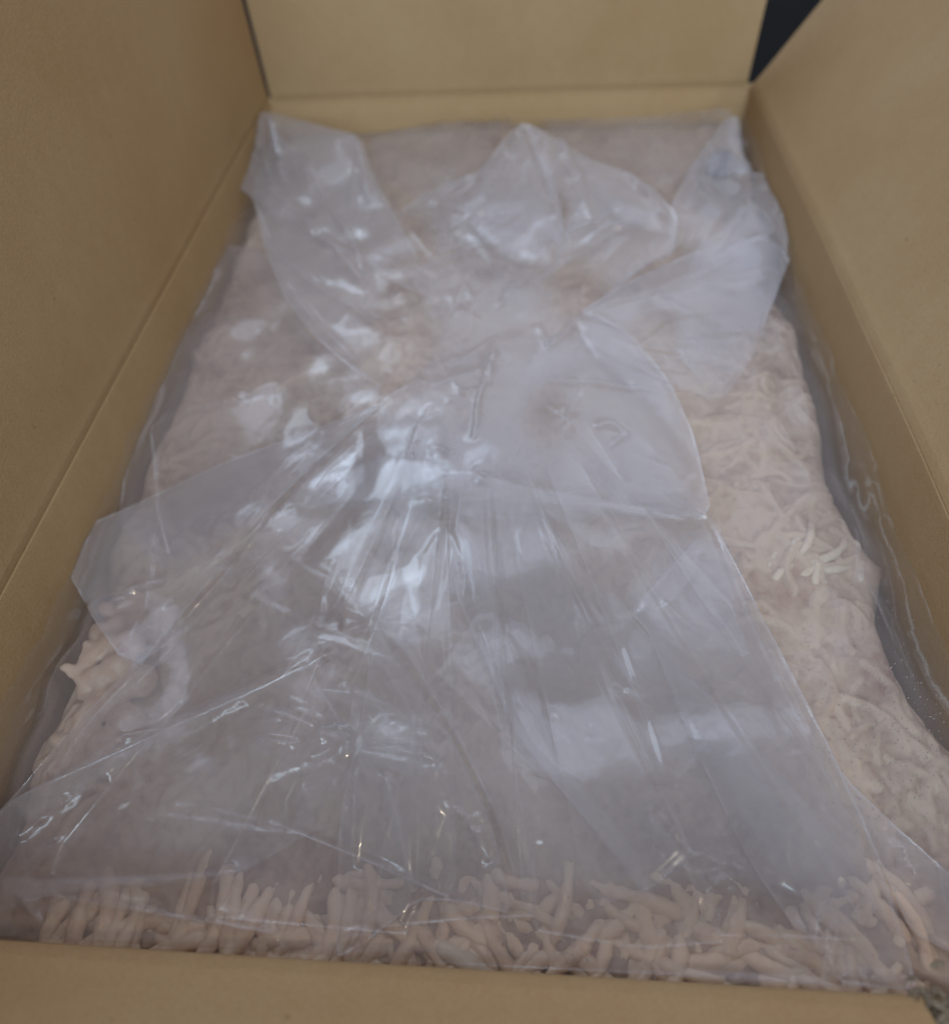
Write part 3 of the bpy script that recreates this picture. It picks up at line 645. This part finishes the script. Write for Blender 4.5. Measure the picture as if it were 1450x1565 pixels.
# narrow raised film slivers, their haze painting soft sheen streaks on the folds
for k, (P, o_, b_, f_) in enumerate([
    ([(15, 1222), (180, 1130), (340, 1058), (480, 990), (495, 1015), (350, 1092), (200, 1175), (40, 1270)], 7, 3, 14),
    ([(690, 790), (722, 800), (795, 1000), (842, 1130), (962, 1280), (1012, 1382), (985, 1378), (862, 1222), (782, 1122), (730, 980)], 7.5, 1.5, 9),
    ([(470, 722), (620, 690), (830, 742), (1088, 786), (830, 802), (640, 792), (430, 775)], 7, 2, 12),
    ([(478, 705), (592, 612), (640, 680), (604, 770), (430, 775)], 6.5, 2, 12),
    ([(450, 958), (520, 963), (602, 1000), (612, 1022), (560, 1022), (480, 1000)], 8, 3, 8),
    ([(460, 1050), (540, 1043), (612, 1076), (602, 1092), (520, 1080)], 8, 3, 8),
    ([(530, 1135), (620, 1148), (697, 1176), (640, 1192), (560, 1172)], 8, 3, 8),
    ([(982, 1222), (1012, 1258), (1045, 1300), (1064, 1334), (1020, 1318), (988, 1275)], 8.5, 3, 7),
    ([(574, 1180), (604, 1180), (642, 1365), (622, 1372)], 8, 2, 7),
    ([(1100, 1080), (1250, 1230), (1332, 1400), (1300, 1452), (1150, 1330), (1060, 1130)], 8.5, 2, 25),
    ([(742, 262), (798, 192), (845, 300), (850, 420), (770, 400), (690, 330)], 22, 3, 14),
    ([(900, 258), (1000, 302), (1030, 370), (960, 352), (900, 300)], 22, 3, 12),
    ([(0, 1335), (80, 1340), (230, 1335), (370, 1326), (375, 1338), (220, 1362), (80, 1376), (0, 1385)], 8, 3, 8),
    ([(70, 1360), (240, 1388), (420, 1418), (415, 1432), (230, 1404), (80, 1376)], 8, 3, 6),
    ([(860, 480), (905, 480), (962, 512), (1022, 585), (1060, 672), (1040, 690), (960, 600), (890, 540)], 9, 2, 14)]):
    panel('sheen_sliver', P, o_, scatter(P, 3, GC, 90, .8, 2, 50+k), (), FILM_SHEEN, step=2.6, seed=k, fade_edge=f_*1.25, bulge=b_, pleat=.15, crum=.5)
# condensation under the liner, lower right
q = random.Random(77); bm = bmesh.new()
for k in range(520):
    px = q.gauss(1350, 75); py = q.gauss(1130, 110)
    if k % 13 == 0: px, py = q.gauss(880, 14), q.gauss(1440, 28)
    if px < 1180+max(0, (py-1050))*.35 and k % 13: continue
    x, y = at([px], [py], -.03); x, y = float(x[0]), float(y[0])
    if abs(x) > .194: continue
    z = float(lat(ZF, np.array([x]), np.array([y]))[0])+.0005
    r = q.uniform(.00016, .00046)
    bmesh.ops.create_icosphere(bm, subdivisions=1, radius=1, matrix=Matrix.Translation((x, y-L/2, z+.03)) @ Matrix.Diagonal((r, r, r*.6, 1)))
for f in bm.faces: f.smooth = True
me = bpy.data.meshes.new('droplets'); bm.to_mesh(me); bm.free()
m, nt, N, out = mat('water_bead'); b = N('BsdfPrincipled', i_Roughness=.12); b.inputs['Base Color'].default_value = (.34, .29, .27, 1)
nt.links.new(b.outputs[0], out.inputs[0])
link('droplets', me, m, bag, 'tiny beads of condensation on the film', 'stuff')
